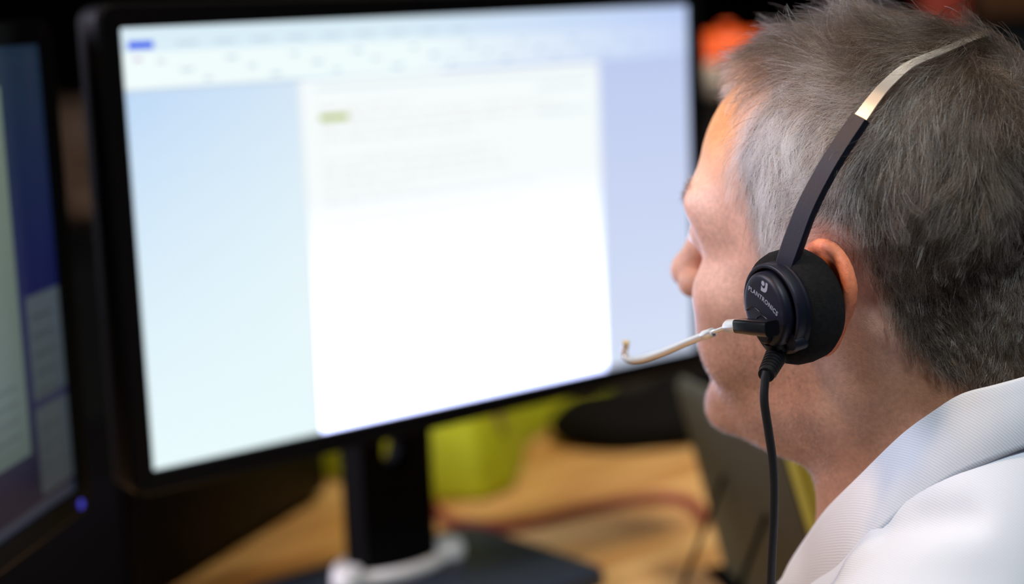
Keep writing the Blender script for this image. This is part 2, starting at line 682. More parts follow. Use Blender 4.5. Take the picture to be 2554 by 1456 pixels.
lathe('power_light', [(0.0005, 0), (0.0032, 0), (0.0028, 0.001), (0.0005, 0.0012)], led_m, mon2,
      frame=Matrix.Translation((0.262, -0.0048, 0.312 - 0.1585)) @ Matrix.Rotation(math.radians(90), 4, 'X'), n=16)

# ------------------------------------------------------------------ things on and behind the desk
def sdf_object(name, fn, lo, hi, h, material, parent=None):
    f = Field(fn, lo, hi, h)
    v, q = surface_nets(f.F, f.lo, f.h)
    return link(name, mesh_np(name, v, q), material, parent)


def on_desk(x, y, z=0.742):
    r = ray(x, y)
    s = (z - CAM[2]) / r[2]
    return CAM + r * s


# black computer case behind the monitors
case_m = mat('case_black', hexc(4, 4, 5), rough=0.8, spec=0.05)
ca = math.radians(28.7)
cc = empty('computer_case', (-0.085, 0.345, 0.74), ca)
tag(cc, 'flat black computer case lying in the dark behind the main monitor', 'computer')
box('case_body', (0.34, 0.16, 0.105), (0, 0, 0.0575), case_m, cc, bevel=0.004)
box('front_panel', (0.33, 0.006, 0.095), (0, -0.082, 0.0575), bez_m, cc, bevel=0.002)
for sx in (-1, 1):
    for sy in (-1, 1):
        box('foot', (0.03, 0.03, 0.006), (sx * 0.14, sy * 0.06, 0.003), bez_m, cc)

# crumpled hi-vis vest behind the monitor
vest_m = mat('hi_vis_yellow', hexc(158, 170, 0), rough=0.8, noise=0.10, nscale=25, bump=0.3, bscale=900)
tape_m = mat('reflective_tape', hexc(150, 128, 104), rough=0.5)
vest = empty('safety_vest', (0.36, 0.45, 0.74))
tag(vest, 'crumpled yellow high visibility vest lying behind the main monitor', 'vest')
VO = [(0.118, 0.46), (0.135, 0.40), (0.152, 0.30), (0.165, 0.258), (0.20, 0.222), (0.245, 0.232), (0.30, 0.285), (0.368, 0.355), (0.46, 0.405), (0.57, 0.445), (0.63, 0.49), (0.60, 0.56), (0.40, 0.62), (0.2, 0.58)]


def vest_height(x, y):
    sd = poly_sd2(x, y, VO)
    e = np.clip(sd / 0.06, 0, 1)
    hgt = 0.012 + 0.10 * (1 - (1 - e) ** 2.2)
    hgt = hgt + 0.016 * e * np.sin(38 * x + 22 * y + 2 * np.sin(17 * y)) + 0.010 * e * np.sin(-47 * x + 55 * y)
    return sd, hgt


def poly_sd2(y, z, poly):
    d = np.full(y.shape, 1e9)
    ins = np.zeros(y.shape, bool)
    n = len(poly)
    for i in range(n):
        ax, ay = poly[i]
        bx, by = poly[(i + 1) % n]
        ex, ey = bx - ax, by - ay
        t = np.clip(((y - ax) * ex + (z - ay) * ey) / (ex * ex + ey * ey), 0, 1)
        d = np.minimum(d, np.hypot(y - ax - ex * t, z - ay - ey * t))
        c = ((ay > z) != (by > z))
        xx = (bx - ax) * (z - ay) / (by - ay if by != ay else 1e-9) + ax
        ins ^= c & (y < xx)
    return np.where(ins, d, -d)


def vest_field(X, Y, Z):
    sd, hg = vest_height(X, Y)
    d = smax(Z - hg * 0.001 * 1000, -sd * 0.9, 0.012)
    return np.maximum(d, -Z + 0.001)


vf = sdf_object('vest_cloth', vest_field, (0.09, 0.19, -0.01), (0.66, 0.65, 0.16), 0.006, vest_m, vest)
vf.location = (-0.36, -0.45, 0.0)


def tape(p0, p1, wd):
    n = 40
    P = np.array([np.array(p0) + (np.array(p1) - np.array(p0)) * i / n for i in range(n + 1)])
    t = (np.array(p1) - np.array(p0)) / np.linalg.norm(np.array(p1) - np.array(p0))
    nn = np.array([-t[1], t[0]])
    V, F = [], []
    for i in range(n + 1):
        for k in range(5):
            q = P[i] + nn * wd * (k / 4 - 0.5)
            _, hg = vest_height(np.array([q[0]]), np.array([q[1]]))
            V.append((q[0] - 0.36, q[1] - 0.45, float(hg[0]) + 0.003))
    for i in range(n):
        for k in range(4):
            F.append((i * 5 + k, i * 5 + k + 1, (i + 1) * 5 + k + 1, (i + 1) * 5 + k))
    me = mesh_py('reflective_tape', V, F)
    o = link('reflective_tape', me, tape_m, vest)
    sm = o.modifiers.new('thick', 'SOLIDIFY')
    sm.thickness = 0.0012
    return o


tape((0.235, 0.255), (0.40, 0.52), 0.030)

# black soft bag at the back of the desk
bag_m = mat('black_nylon', hexc(7, 7, 7), rough=0.85, spec=0.1, noise=0.2, nscale=30)
bag = empty('soft_bag', (0.50, 0.285, 0.74))
tag(bag, 'black soft bag at the back right of the desk beside the yellow vest', 'bag')


def bag_field(X, Y, Z):
    d = ell((X, Y, Z), (0.075, -0.05, 0.06), (0.085, 0.075, 0.085), Euler((0, 0, -0.70)))
    d = smin(d, ell((X, Y, Z), (-0.035, 0.0, 0.018), (0.10, 0.062, 0.036), Euler((0, 0, -0.70))), 0.03)
    d = d + 0.004 * np.sin(45 * X + 20 * Z) * np.sin(38 * Y - 25 * Z)
    return np.maximum(d, -Z + 0.001)


sdf_object('bag_body', bag_field, (-0.2, -0.16, -0.01), (0.2, 0.16, 0.16), 0.006, bag_m, bag)
sweep('bag_handle', catmull([(0.04, -0.03, 0.125), (0.05, -0.04, 0.165), (0.10, -0.06, 0.165), (0.11, -0.07, 0.12)], 8), 0.006, bag_m, bag, nseg=8)

# red cord on the desk
cord_m = mat('red_cord', hexc(120, 38, 34), rough=0.6)
cpx = [(1054, 1110, 0.815), (1056, 1180, 0.795), (1066, 1240, 0.765), (1098, 1284, 0.7465), (1160, 1306, 0.7455), (1250, 1312, 0.7455), (1350, 1298, 0.7455), (1450, 1272, 0.7455), (1560, 1250, 0.7455), (1660, 1240, 0.7455), (1730, 1258, 0.7455), (1760, 1300, 0.7455)]
cpts = [on_desk(x, y, z) for x, y, z in cpx]
cord = sweep('red_cord', catmull(cpts, 8), 0.0052, cord_m, nseg=10)
tag(cord, 'thick dark red cord looping across the desk behind the stand', 'cord')

# olive folder leaning on a holder beside the man
olive_m = mat('olive_board', hexc(60, 58, 32), rough=0.7, noise=0.15, nscale=12)
lime_m = mat('lime_edge', hexc(178, 172, 60), rough=0.6)
def to_desk(a, b_):
    d_ = b_ - a
    return a + d_ * ((0.746 - a[2]) / d_[2])


Na, Nb = at(1970, 1110, 1.12), at(2024, 1290, 1.12)
Fa, Fb = at(1702, 960, 1.40), at(1792, 1300, 1.40)
Nt2, Ft = Na + (Na - Nb) * 0.25, Fa + (Fa - Fb) * 0.06
Nb, Fb = to_desk(Na, Nb), to_desk(Fa, Fb)
fold = empty('document_holder', tuple((Nb + Fb) / 2))
tag(fold, 'olive green document board with yellow green edge leaning beside the chin of the man', 'document holder')
oo = np.array(fold.location)


def slab(name, quad, th, material, parent, inset=0.0):
    a, b_, c, d = [np.array(p) - oo for p in quad]
    nrm = np.cross(b_ - a, d - a)
    nrm /= np.linalg.norm(nrm)
    bm = bmesh.new()
    lo_ = [bm.verts.new(p - nrm * th / 2) for p in (a, b_, c, d)]
    hi_ = [bm.verts.new(p + nrm * th / 2) for p in (a, b_, c, d)]
    bm.faces.new(lo_[::-1])
    bm.faces.new(hi_)
    for i in range(4):
        j = (i + 1) % 4
        bm.faces.new((lo_[i], lo_[j], hi_[j], hi_[i]))
    bmesh.ops.recalc_face_normals(bm, faces=bm.faces[:])
    bmesh.ops.bevel(bm, geom=bm.edges[:], offset=th * 0.3, segments=2, affect='EDGES')
    me = bpy.data.meshes.new(name)
    bm.to_mesh(me)
    bm.free()
    o = link(name, me, material, parent)
    autosmooth(me)
    return o


slab('board', (Nb, Fb, Ft, Nt2), 0.012, olive_m, fold)
ed = Nb - Fb
ed = ed / np.linalg.norm(ed)
slab('edge_strip', (Nb + ed * 0.0005, Nb + ed * 0.03, Nt2 + ed * 0.03, Nt2 + ed * 0.0005), 0.013, lime_m, fold)
side = np.cross(ed, np.array([0, 0, 1.0]))
side /= np.linalg.norm(side)
lean = (Ft - Fb) * np.array([1, 1, 0])
if side @ lean < 0:
    side = -side
midt = (Nt2 + Ft) / 2 * 0.6 + (Nb + Fb) / 2 * 0.4
foot_ = np.array([midt[0], midt[1], 0.742]) + side * 0.05
for s_ in (-0.05, 0.05):
    sweep('support_wire', [midt + ed * s_ + side * 0.006 - oo, foot_ + ed * s_ - oo], 0.002, case_m, fold, nseg=8)
slab('ledge', (Nb + ed * 0.01 - side * 0.03, Nb + ed * 0.01 + side * 0.02, Fb - ed * 0.01 + side * 0.02, Fb - ed * 0.01 - side * 0.03), 0.003, case_m, fold).location = (0, 0, 0.0)

# cubicle partition with a lidded pot on top
img_r = np.array([0.767, -0.641])
img_r /= np.linalg.norm(img_r)
pc = np.array([0.86, 0.52]) + img_r * 0.36
prt = empty('cubicle_partition', (pc[0], pc[1], 0), math.atan2(img_r[1], img_r[0]))
tag(prt, 'dark fabric cubicle partition behind the man', 'partition')
box('panel', (1.10, 0.045, 1.046), (0, 0, 0.543), part_m, prt, bevel=0.004)
box('top_rail', (1.12, 0.06, 0.022), (0, 0, 1.077), mat('rail_black', hexc(24, 22, 22), rough=0.5), prt, bevel=0.004)
for sx in (-0.45, 0.45):
    box('foot', (0.05, 0.35, 0.02), (sx, 0, 0.01), case_m, prt, bevel=0.004)
pot_w = mat('cream_ceramic', hexc(226, 214, 196), rough=0.45)
pot_o = mat('orange_lid', hexc(240, 96, 36), rough=0.45)
pp_ = at(1815, 195, 2.2)
pot = empty('lidded_pot', (pp_[0], pp_[1], 1.088))
tag(pot, 'round cream pot with a bright orange lid on the dark partition', 'pot')
lathe('pot_body', [(0.001, 0.0), (0.030, 0.0), (0.046, 0.008), (0.056, 0.024), (0.060, 0.044), (0.0605, 0.047), (0.056, 0.047), (0.001, 0.044)], pot_w, pot, n=40)
lathe('lid', [(0.001, 0.046), (0.055, 0.046), (0.0565, 0.050), (0.056, 0.066), (0.052, 0.076), (0.042, 0.082), (0.015, 0.085), (0.001, 0.085)], pot_o, pot, n=40)
lathe('lid_knob', [(0.001, 0.083), (0.006, 0.083), (0.006, 0.087), (0.010, 0.090), (0.008, 0.094), (0.001, 0.095)], pot_o, pot, n=20)


# tall dark cabinet with a brown upper door, and a red box on the partition
cup_m = mat('brown_cupboard', hexc(196, 130, 84), rough=0.5, noise=0.15, nscale=9)
dark_m = mat('cabinet_black', hexc(16, 15, 15), rough=0.6)
red_m = mat('red_card', hexc(128, 40, 22), rough=0.6)
cp_ = at(2590, 36, 2.9)
cup = empty('tall_cabinet', (cp_[0], cp_[1], 0), math.atan2(img_r[1], img_r[0]))
tag(cup, 'tall dark cabinet with brown upper doors in the background at the right', 'cabinet')
zc_ = cp_[2]
box('cabinet_body', (0.6, 0.35, zc_ - 0.02), (0.19, 0.19, (zc_ - 0.02) / 2), dark_m, cup, bevel=0.004)
box('cabinet_top', (0.6, 0.35, 0.75), (0.19, 0.19, zc_ + 0.36), dark_m, cup, bevel=0.004)
for k in range(2):
    dr = box('door', (0.295, 0.018, 0.72), (0.19 + (k - 0.5) * 0.30, 0.005, zc_ + 0.36), cup_m, cup, bevel=0.003)
    box('handle', (0.012, 0.02, 0.12), ((0.5 - k) * 0.22, -0.018, 0.0), dark_m, dr, bevel=0.003)
rp_ = at(2345, 12, 2.2)
pa = prt.rotation_euler[2]
red = empty('card_box', (rp_[0], rp_[1], 1.088), pa)
tag(red, 'red cardboard box standing on the partition behind the crown of the man', 'box')
box('box_body', (0.055, 0.055, 0.20), (0, 0, 0.10), red_m, red, bevel=0.003)
box('box_lid', (0.059, 0.059, 0.03), (0, 0, 0.190), mat('red_card_lid', hexc(118, 36, 20), rough=0.6), red, bevel=0.003)


# ------------------------------------------------------------------ the man
# head frame: origin between the ear canals, x = his right, y = forward, z = up, millimetres
HEAD_O = np.array([-0.076, -0.465, 1.073])
HR = np.array([[0.963, -0.259, -0.079], [0.261, 0.965, 0.014], [0.072, -0.034, 0.997]])
u_, s_, v_ = np.linalg.svd(HR)
HR = u_ @ v_


def hw(P):
    """head mm -> world m"""
    return (np.asarray(P, float) / 1000.0) @ HR.T + HEAD_O


def wh(P):
    return ((np.asarray(P, float) - HEAD_O) @ HR) * 1000.0


HEAD_M = Matrix.Identity(4)
for r in range(3):
    for c in range(3):
        HEAD_M[r][c] = HR[r, c] / 1000.0
    HEAD_M[r][3] = HEAD_O[r]


def head_field(X, Y, Z, ears=True, neck=True):
    A = np.abs(X)
    p = (X, Y, Z)
    s = (A, Y, Z)
    d = ell(p, (0, -20, 42), (77, 80, 80))
    d = smin(d, ell(p, (0, 20, 47), (67, 70, 69)), 22)
    # middle of the face, jaw
    d = smin(d, ell(p, (0, 34, -12), (62, 59, 66)), 18)
    d = smin(d, ell(p, (0, 40, -58), (47, 49, 42)), 16)
    d = smin(d, ell(s, (36, 58, -34), (24, 26, 30)), 20)
    d = smin(d, ell(s, (50, 10, -46), (11, 26, 36)), 22)
    d = smin(d, cone(s, (46, 14, -66), (15, 78, -83), 15, 14), 20)      # mandible
    d = smin(d, ell(p, (0, 80, -82), (24, 20, 17)), 18)
    # brow, cheek bones, temples
    d = smin(d, ell(s, (27, 75, 41), (28, 11, 11)), 14)
    d = smin(d, ell(s, (49, 62, 30), (10, 12, 16)), 14)
    d = smin(d, ell(s, (48, 58, -6), (15, 19, 13)), 18)
    d = smax(d, -ell(s, (29, 99, 19), (15, 17, 12)), 9)
    # eyeballs with lids
    d = smin(d, ell(s, (31, 74.5, 22), (14.5, 14, 13)), 5)
    # mouth region
    d = smin(d, ell(p, (0, 84, -42), (27, 16, 22)), 12)
    d = smin(d, ell(p, (0, 96.5, -35.5), (19, 7, 5)), 4)
    d = smin(d, ell(p, (0, 95.5, -48.5), (17, 7, 5.5)), 4)
    d = smax(d, -ell(p, (0, 106, -42), (21, 7, 1.6)), 3)
    d = smax(d, -ell(p, (0, 105, -65), (18, 9, 6)), 8)
    # underside of the jaw
    nz = np.array([0.0, 0.12, -0.993])
    pl = (Y - 88) * nz[1] + (Z + 98) * nz[2]
    d = smax(d, pl, 14)
    # nose
    d = smin(d, cone(p, (0, 88, 30), (0, 109, -4), 8.0, 9.0), 8)
    d = smin(d, ell(p, (0, 110.5, -7.5), (10.5, 11, 9.5)), 6)
    d = smin(d, ell(s, (12.5, 101, -12), (7, 10, 8)), 4)
    d = smax(d, -ell(s, (6.5, 104, -20), (3.6, 6, 5)), 3)
    if neck:
        d2 = cone(p, (0, -14, -15), (0, -33, -150), 57, 60, 1.0)
        d2 = smin(d2, ell(p, (0, 34, -88), (40, 36, 22)), 20)
        d2 = smin(d2, cone(s, (52, -30, -20), (18, 20, -150), 16, 14), 16)      # neck muscle
        d2 = smin(d2, cone(s, (22, -62, -20), (34, -72, -150), 28, 30), 18)
        d2 = smin(d2, cone(s, (40, -66, -140), (190, -40, -225), 32, 42), 34)   # trapezius to shoulder
        d2 = smin(d2, ell(p, (0, -45, -260), (150, 62, 100)), 36)
        d = smin(d, d2, 16)
    if ears:
        # ear plate, flared away from the head
        cx, cy, cz = 82.0, -12.0, 0.0
        ca, sa = 0.87, 0.49
        dx, dy, dz = A - cx, Y - cy, Z - cz
        tl = math.radians(8)
        U0 = -sa * dx + ca * dy
        W = ca * dx + sa * dy
        U = math.cos(tl) * U0 + math.sin(tl) * dz
        V = -math.sin(tl) * U0 + math.cos(tl) * dz
        W = W + 0.0 * U
        o2 = np.sqrt((U / 0.92) ** 2 + (V - 9) ** 2) - 20.0
        o3 = np.sqrt((U - 4) ** 2 + (V + 20) ** 2) - 9.0
        o = smin(o2, o3, 22)
        Wc = W - 0.004 * (U ** 2 + V ** 2) + 3
        plate = smax(o + 1.5, np.abs(Wc) - 1.6, 2.5) - 0.6
        hel = np.sqrt((o + 2.5) ** 2 + (Wc - 1.0) ** 2) - 3.9
        anti = np.sqrt((o + 9.5) ** 2 + (Wc - 0.5) ** 2) - 2.4
        lobe = ell((U, V, Wc), (4, -21, 0), (9, 9, 3.8))
        e = smin(plate, hel, 2.5)
        e = smin(e, np.where(V > -12, anti, 50), 3)
        e = smin(e, lobe, 3)
        # root of the ear
        root = cone((A, Y, Z), (62, 2, 16), (76, 2, 14), 10, 6)
        root = smin(root, cone((A, Y, Z), (62, -4, -6), (79, -6, -6), 13, 7), 8)
        e = smin(e, root, 6)
        e = np.maximum(e, 60 - A)
        d = smin(d, e, 5)
    return d


HAIRLINE = [(69, 96), (62, 101), (53, 104), (40, 107), (29, 93), (41, 79), (45, 66), (40, 54), (35, 34), (34, 17), (30, 2), (22, -4), (18, 8),
            (10, 26), (3, 31), (-11, 34), (-22, 29), (-29, 12), (-33, -6), (-36, -20), (-41, -32), (-49, -43), (-66, -53),
            (-95, -62), (-140, -64), (-140, 160), (60, 160), (76, 112)]


def poly_sd(y, z, poly):
    """signed distance (positive inside) to a polygon"""
    d = np.full(len(y), 1e9)
    ins = np.zeros(len(y), bool)
    n = len(poly)
    for i in range(n):
        ax, ay = poly[i]
        bx, by = poly[(i + 1) % n]
        ex, ey = bx - ax, by - ay
        t = np.clip(((y - ax) * ex + (z - ay) * ey) / (ex * ex + ey * ey), 0, 1)
        d = np.minimum(d, np.hypot(y - ax - ex * t, z - ay - ey * t))
        c = ((ay > z) != (by > z))
        with np.errstate(divide='ignore', invalid='ignore'):
            xx = (bx - ax) * (z - ay) / (by - ay if by != ay else 1e-9) + ax
        ins ^= c & (y < xx)
    return np.where(ins, d, -d)


def hair_mask(P):
    sd = poly_sd(P[:, 1], P[:, 2], HAIRLINE)
    off = head_field(P[:, 0], P[:, 1], P[:, 2], ears=False)
    return np.where(off > 2.0, -99, sd)


HF = Field(head_field, (-104, -125, -215), (104, 134, 142), 1.6)
hv, hq = surface_nets(HF.F, HF.lo, HF.h)

skin = mat('skin', (0.62, 0.36, 0.25, 1), rough=0.5, bump=0.25, bscale=1400)
nt = skin.node_tree
b = nt.nodes['Principled BSDF']
b.inputs['Subsurface Weight'].default_value = 0.22
b.inputs['Subsurface Radius'].default_value = (1.0, 0.32, 0.18)
b.inputs['Subsurface Scale'].default_value = 0.004
b.inputs['Specular IOR Level'].default_value = 0.35
ta = nt.nodes.new('ShaderNodeAttribute')
ta.attribute_name = 'skin_tint'
tc = nt.nodes.new('ShaderNodeTexCoord')
n1 = nt.nodes.new('ShaderNodeTexNoise')
n1.inputs['Scale'].default_value = 420
n1.inputs['Detail'].default_value = 5
n2 = nt.nodes.new('ShaderNodeTexNoise')
n2.inputs['Scale'].default_value = 45
n2.inputs['Detail'].default_value = 4
nt.links.new(tc.outputs['Object'], n1.inputs['Vector'])
nt.links.new(tc.outputs['Object'], n2.inputs['Vector'])
ad = nt.nodes.new('ShaderNodeMath')
ad.operation = 'ADD'
nt.links.new(n1.outputs['Fac'], ad.inputs[0])
nt.links.new(n2.outputs['Fac'], ad.inputs[1])
mr = nt.nodes.new('ShaderNodeMapRange')
mr.inputs['From Min'].default_value = 0.7
mr.inputs['From Max'].default_value = 1.3
mr.inputs['To Min'].default_value = 0.80
mr.inputs['To Max'].default_value = 1.16
nt.links.new(ad.outputs[0], mr.inputs['Value'])
sc = nt.nodes.new('ShaderNodeVectorMath')
sc.operation = 'SCALE'
nt.links.new(ta.outputs['Color'], sc.inputs[0])
nt.links.new(mr.outputs[0], sc.inputs['Scale'])
nt.links.new(sc.outputs[0], b.inputs['Base Color'])
person = empty('person', hw((0, -60, -330)))
def pworld(o):
    """parent keeping world placement"""
    o.parent = person
    o.matrix_parent_inverse = Matrix.Translation(-Vector(person.location))
    return o
body_me = mesh_np('body', hw(hv), hq)
tint = np.tile(np.array([0.76, 0.475, 0.38]), (len(hv), 1))
earw = np.clip((np.abs(hv[:, 0]) - 74) / 8, 0, 1) * np.clip((hv[:, 2] + 50) / 10, 0, 1)
tint = tint * (1 - earw[:, None]) + np.array([0.90, 0.28, 0.14]) * earw[:, None]
beard_w = np.clip((-8 - hv[:, 2]) / 20, 0, 1) * np.clip((hv[:, 1] - 5) / 25, 0, 1)
tint = tint * (1 - 0.22 * beard_w[:, None] * np.array([0.75, 1.0, 1.25]))
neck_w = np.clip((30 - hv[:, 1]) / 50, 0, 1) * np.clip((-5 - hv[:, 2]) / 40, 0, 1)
tint = tint * (1 - neck_w[:, None] * np.array([0.30, 0.42, 0.55]))  # shade below head and ear painted into the neck skin
fore_w = np.clip((hv[:, 2] - 45) / 30, 0, 1) * np.clip((hv[:, 1] - 20) / 20, 0, 1)
tint = tint * (1 - fore_w[:, None] * np.array([0.0, 0.25, 0.62]))  # tan forehead, with the warm lamp's orange painted into the skin
scalp_w = np.clip((hair_mask(hv) - 1) / 6, 0, 1)
tint = tint * (1 - scalp_w[:, None]) + np.array([0.13, 0.09, 0.068]) * scalp_w[:, None]
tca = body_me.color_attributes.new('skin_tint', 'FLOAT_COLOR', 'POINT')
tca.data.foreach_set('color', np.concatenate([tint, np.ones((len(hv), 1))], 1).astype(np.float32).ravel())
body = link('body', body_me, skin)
pworld(body)
tag(person, 'man seen from behind in profile, short grey hair, white collared shirt, wearing a headset', 'person')

# eyes
eye_m = mat('eye_white', (0.80, 0.76, 0.72, 1), rough=0.15)
iris_m = mat('iris_grey', (0.09, 0.10, 0.11, 1), rough=0.1)
for sg in (-1, 1):
    for nm, rr, yy, mt in (('eyeball', (11.5, 12.0, 7.6), 77.9, eye_m), ('iris', (4.6, 2.2, 4.6), 88.2, iris_m)):
        bm = bmesh.new()
        bmesh.ops.create_uvsphere(bm, u_segments=24, v_segments=16, radius=1.0)
        for v in bm.verts:
            v.co = Vector(hw((sg * 31 + v.co.x * rr[0], yy + v.co.y * rr[1], 20.5 + v.co.z * rr[2])))
        me_ = bpy.data.meshes.new(nm)
        bm.to_mesh(me_)
        bm.free()
        ob_ = link(nm, me_, mt)
        if nm == 'eyeball':
            eb = pworld(ob_)
        else:
            ob_.parent = eb
            ob_.matrix_parent_inverse = Matrix.Identity(4)

# ------------------------------------------------------------------ hair, brows, stubble
tri = np.concatenate([hq[:, [0, 1, 2]], hq[:, [0, 2, 3]]])
TA, TB, TC = hv[tri[:, 0]], hv[tri[:, 1]], hv[tri[:, 2]]
tarea = np.linalg.norm(np.cross(TB - TA, TC - TA), axis=1) / 2
tcum = np.cumsum(tarea)


def sample_surface(n):
    i = np.searchsorted(tcum, RNG.random(n) * tcum[-1])
    i = np.minimum(i, len(tri) - 1)
    u, v = RNG.random(n), RNG.random(n)
    f = u + v > 1
    u = np.where(f, 1 - u, u)
    v = np.where(f, 1 - v, v)
    return TA[i] + (TB[i] - TA[i]) * u[:, None] + (TC[i] - TA[i]) * v[:, None]


CROWN = np.array([-8.0, -72, 106])


def norm(v):
    return v / (np.linalg.norm(v, axis=1)[:, None] + 1e-9)


def flow(P, N):
    d = norm(P - CROWN)
    side = np.clip((np.abs(P[:, 0]) - 35) / 35, 0, 1)
    back = np.clip((-P[:, 1] - 30) / 50, 0, 1)
    low = np.clip((95 - P[:, 2]) / 60, 0, 1)
    g = np.zeros_like(P)
    g[:, 2] = -1.5 * low * np.maximum(side, back)
    front = np.clip(P[:, 1] / 40, 0, 1) * np.clip((P[:, 2] - 70) / 30, 0, 1)
    g[:, 1] += 0.5 * front
    g[:, 0] += -0.25 * front
    # the hair over the ear and behind it runs backward a little
    beh = np.clip((5 - P[:, 1]) / 30, 0, 1) * np.clip((30 - P[:, 2]) / 40, 0, 1)
    g[:, 1] += -0.5 * beh
    d = d + g
    near = np.exp(-np.sum((P - CROWN) ** 2, axis=1) / (2 * 20.0 ** 2))[:, None]
    d = d * (1 - 0.75 * near) + np.cross(N, norm(P - CROWN)) * 0.9 * near + np.array([-0.55, 0.75, 0.0]) * near
    d = d - N * np.sum(d * N, axis=1)[:, None]
    return norm(d)


def vnoise(P, sc, seed):
    r = np.random.default_rng(seed)
    out = np.zeros((len(P), 3), np.float32)
    for k in range(5):
        w = r.normal(size=(3, 3)) * sc
        ph = r.random(3) * 6.28
        out += np.sin(P @ w.T + ph)
    return out / 5 ** 0.5


def grow(R, L, lift, steps=9, wob=0.18, seed=1):
    n = len(R)
    pts = np.zeros((n, steps, 3), np.float32)
    P = R.copy().astype(np.float32)
    N = HF.grad(P)
    P = P - N * 0.4
    pts[:, 0] = P
    tw = vnoise(R, 0.09, seed) * 0.35 + RNG.normal(size=(n, 3)) * wob
    curl = RNG.normal(size=(n, 3)) * wob * 0.8
    for s in range(1, steps):
        t = s / (steps - 1)
        N = HF.grad(P)
        T = flow(P, N)
        D = norm(T + N * (lift * (1 - t) ** 1.3 * 1.3 - 0.12 * t)[:, None] + tw + curl * (t * 2 - 0.6))
        P = P + D * (L / (steps - 1))[:, None]
        dist = HF.val(P)
        P = P + N * np.maximum(0, 0.6 + 0.8 * t - dist)[:, None]
        pts[:, s] = P
    return pts


def clump(pts, R, ncl, amt):
    gi = RNG.choice(len(R), ncl, replace=False)
    from mathutils.kdtree import KDTree
    kd = KDTree(ncl)
    for k, i in enumerate(gi):
        kd.insert(Vector(R[i]), k)
    kd.balance()
    near = np.array([kd.find(Vector(r))[1] for r in R])
    g = pts[gi][near]
    t = np.linspace(0, 1, pts.shape[1])[None, :, None] ** 1.2
    a = amt[:, None, None] * t
    base = g + (pts[:, :1] - g[:, :1]) * (1 - 0.55 * t)
    return pts * (1 - a) + base * a


def hair_object(name, pts, rad, cols, material):
    n, s, _ = pts.shape
    cu = bpy.data.hair_curves.new(name)
    cu.add_curves([s] * n)
    W = hw(pts.reshape(-1, 3)).astype(np.float32)
    cu.attributes['position'].data.foreach_set('vector', W.ravel())
    ra = cu.attributes.get('radius') or cu.attributes.new('radius', 'FLOAT', 'POINT')
    prof = np.array([1 - 0.65 * (k / (s - 1)) ** 1.5 for k in range(s)], np.float32)
    ra.data.foreach_set('value', (rad[:, None] * prof[None]).astype(np.float32).ravel())
    ca = cu.attributes.new('hcol', 'FLOAT_COLOR', 'CURVE')
    ca.data.foreach_set('color', np.concatenate([cols, np.ones((n, 1))], 1).astype(np.float32).ravel())
    cu.materials.append(material)
    o = bpy.data.objects.new(name, cu)
    COL.objects.link(o)
    return o


hair_mat = bpy.data.materials.new('hair_strands')
hair_mat.use_nodes = True
nt = hair_mat.node_tree
for nd in list(nt.nodes):
    nt.nodes.remove(nd)
out = nt.nodes.new('ShaderNodeOutputMaterial')
hb = nt.nodes.new('ShaderNodeBsdfHairPrincipled')
hb.parametrization = 'COLOR'
hb.inputs['Roughness'].default_value = 0.26
hb.inputs['Radial Roughness'].default_value = 0.35
hb.inputs['Coat'].default_value = 0.0
at_ = nt.nodes.new('ShaderNodeAttribute')
at_.attribute_name = 'hcol'
nt.links.new(at_.outputs['Color'], hb.inputs['Color'])
nt.links.new(hb.outputs[0], out.inputs[0])

PAL = np.array([[0.020, 0.014, 0.010], [0.075, 0.050, 0.032], [0.74, 0.66, 0.54], [0.97, 0.93, 0.86]])


def hair_cols(R, n):
    grey = 0.10 + 0.84 * np.clip((R[:, 1] + 78) / 80, 0, 1) * np.clip((116 - R[:, 2]) / 26, 0, 1)
    grey += 0.45 * np.clip((R[:, 1] - 30) / 25, 0, 1) * np.clip((R[:, 2] - 85) / 15, 0, 1)
    grey += 0.02 * np.clip((20 - R[:, 2]) / 30, 0, 1)
    k = RNG.random(n)
    j = RNG.random(n)
    idx = np.where(k < grey, np.where(j < 0.5, 3, 2), np.where(j < 0.6, 0, 1))
    return PAL[idx] * (0.8 + 0.4 * RNG.random((n, 1)))


NS = 560000
R = sample_surface(NS)
R = R[R[:, 2] > -70]
m = hair_mask(R)
pr = np.clip((m + 1.5) / 5.0, 0, 1) * np.where(R[:, 0] < 12, 1.0, 0.45) * np.where(R[:, 2] < 25, 1.0, 0.68)
keep = RNG.random(len(R)) < pr
R = R[keep]
m = m[keep]
R = R[:50000]
m = m[:50000]
n = len(R)
L = np.interp(R[:, 2], [-65, -40, -10, 15, 40, 70, 95, 118], [7, 8, 10, 14, 21, 26, 31, 36])
L *= np.interp(m, [-2, 6], [0.6, 1.0])
ft = np.clip((R[:, 1] - 20) / 40, 0, 1) * np.clip((R[:, 2] - 92) / 10, 0, 1)
L *= (1 - 0.15 * ft)
L *= 0.75 + 0.4 * RNG.random(n)
lift = np.interp(R[:, 2], [-60, 0, 50, 95], [0.22, 0.30, 0.38, 0.42]) + 0.55 * ft + RNG.random(n) * 0.34
hp = grow(R, L, lift, wob=0.27)
hp = clump(hp, R, 2600, np.clip(RNG.normal(0.66, 0.28, n), 0, 0.97))
hair = pworld(hair_object('hair', hp, 5.0e-5 + 4.5e-5 * RNG.random(n), hair_cols(R, n), hair_mat))
tag(hair, 'short grey and brown hair', kind='stuff')

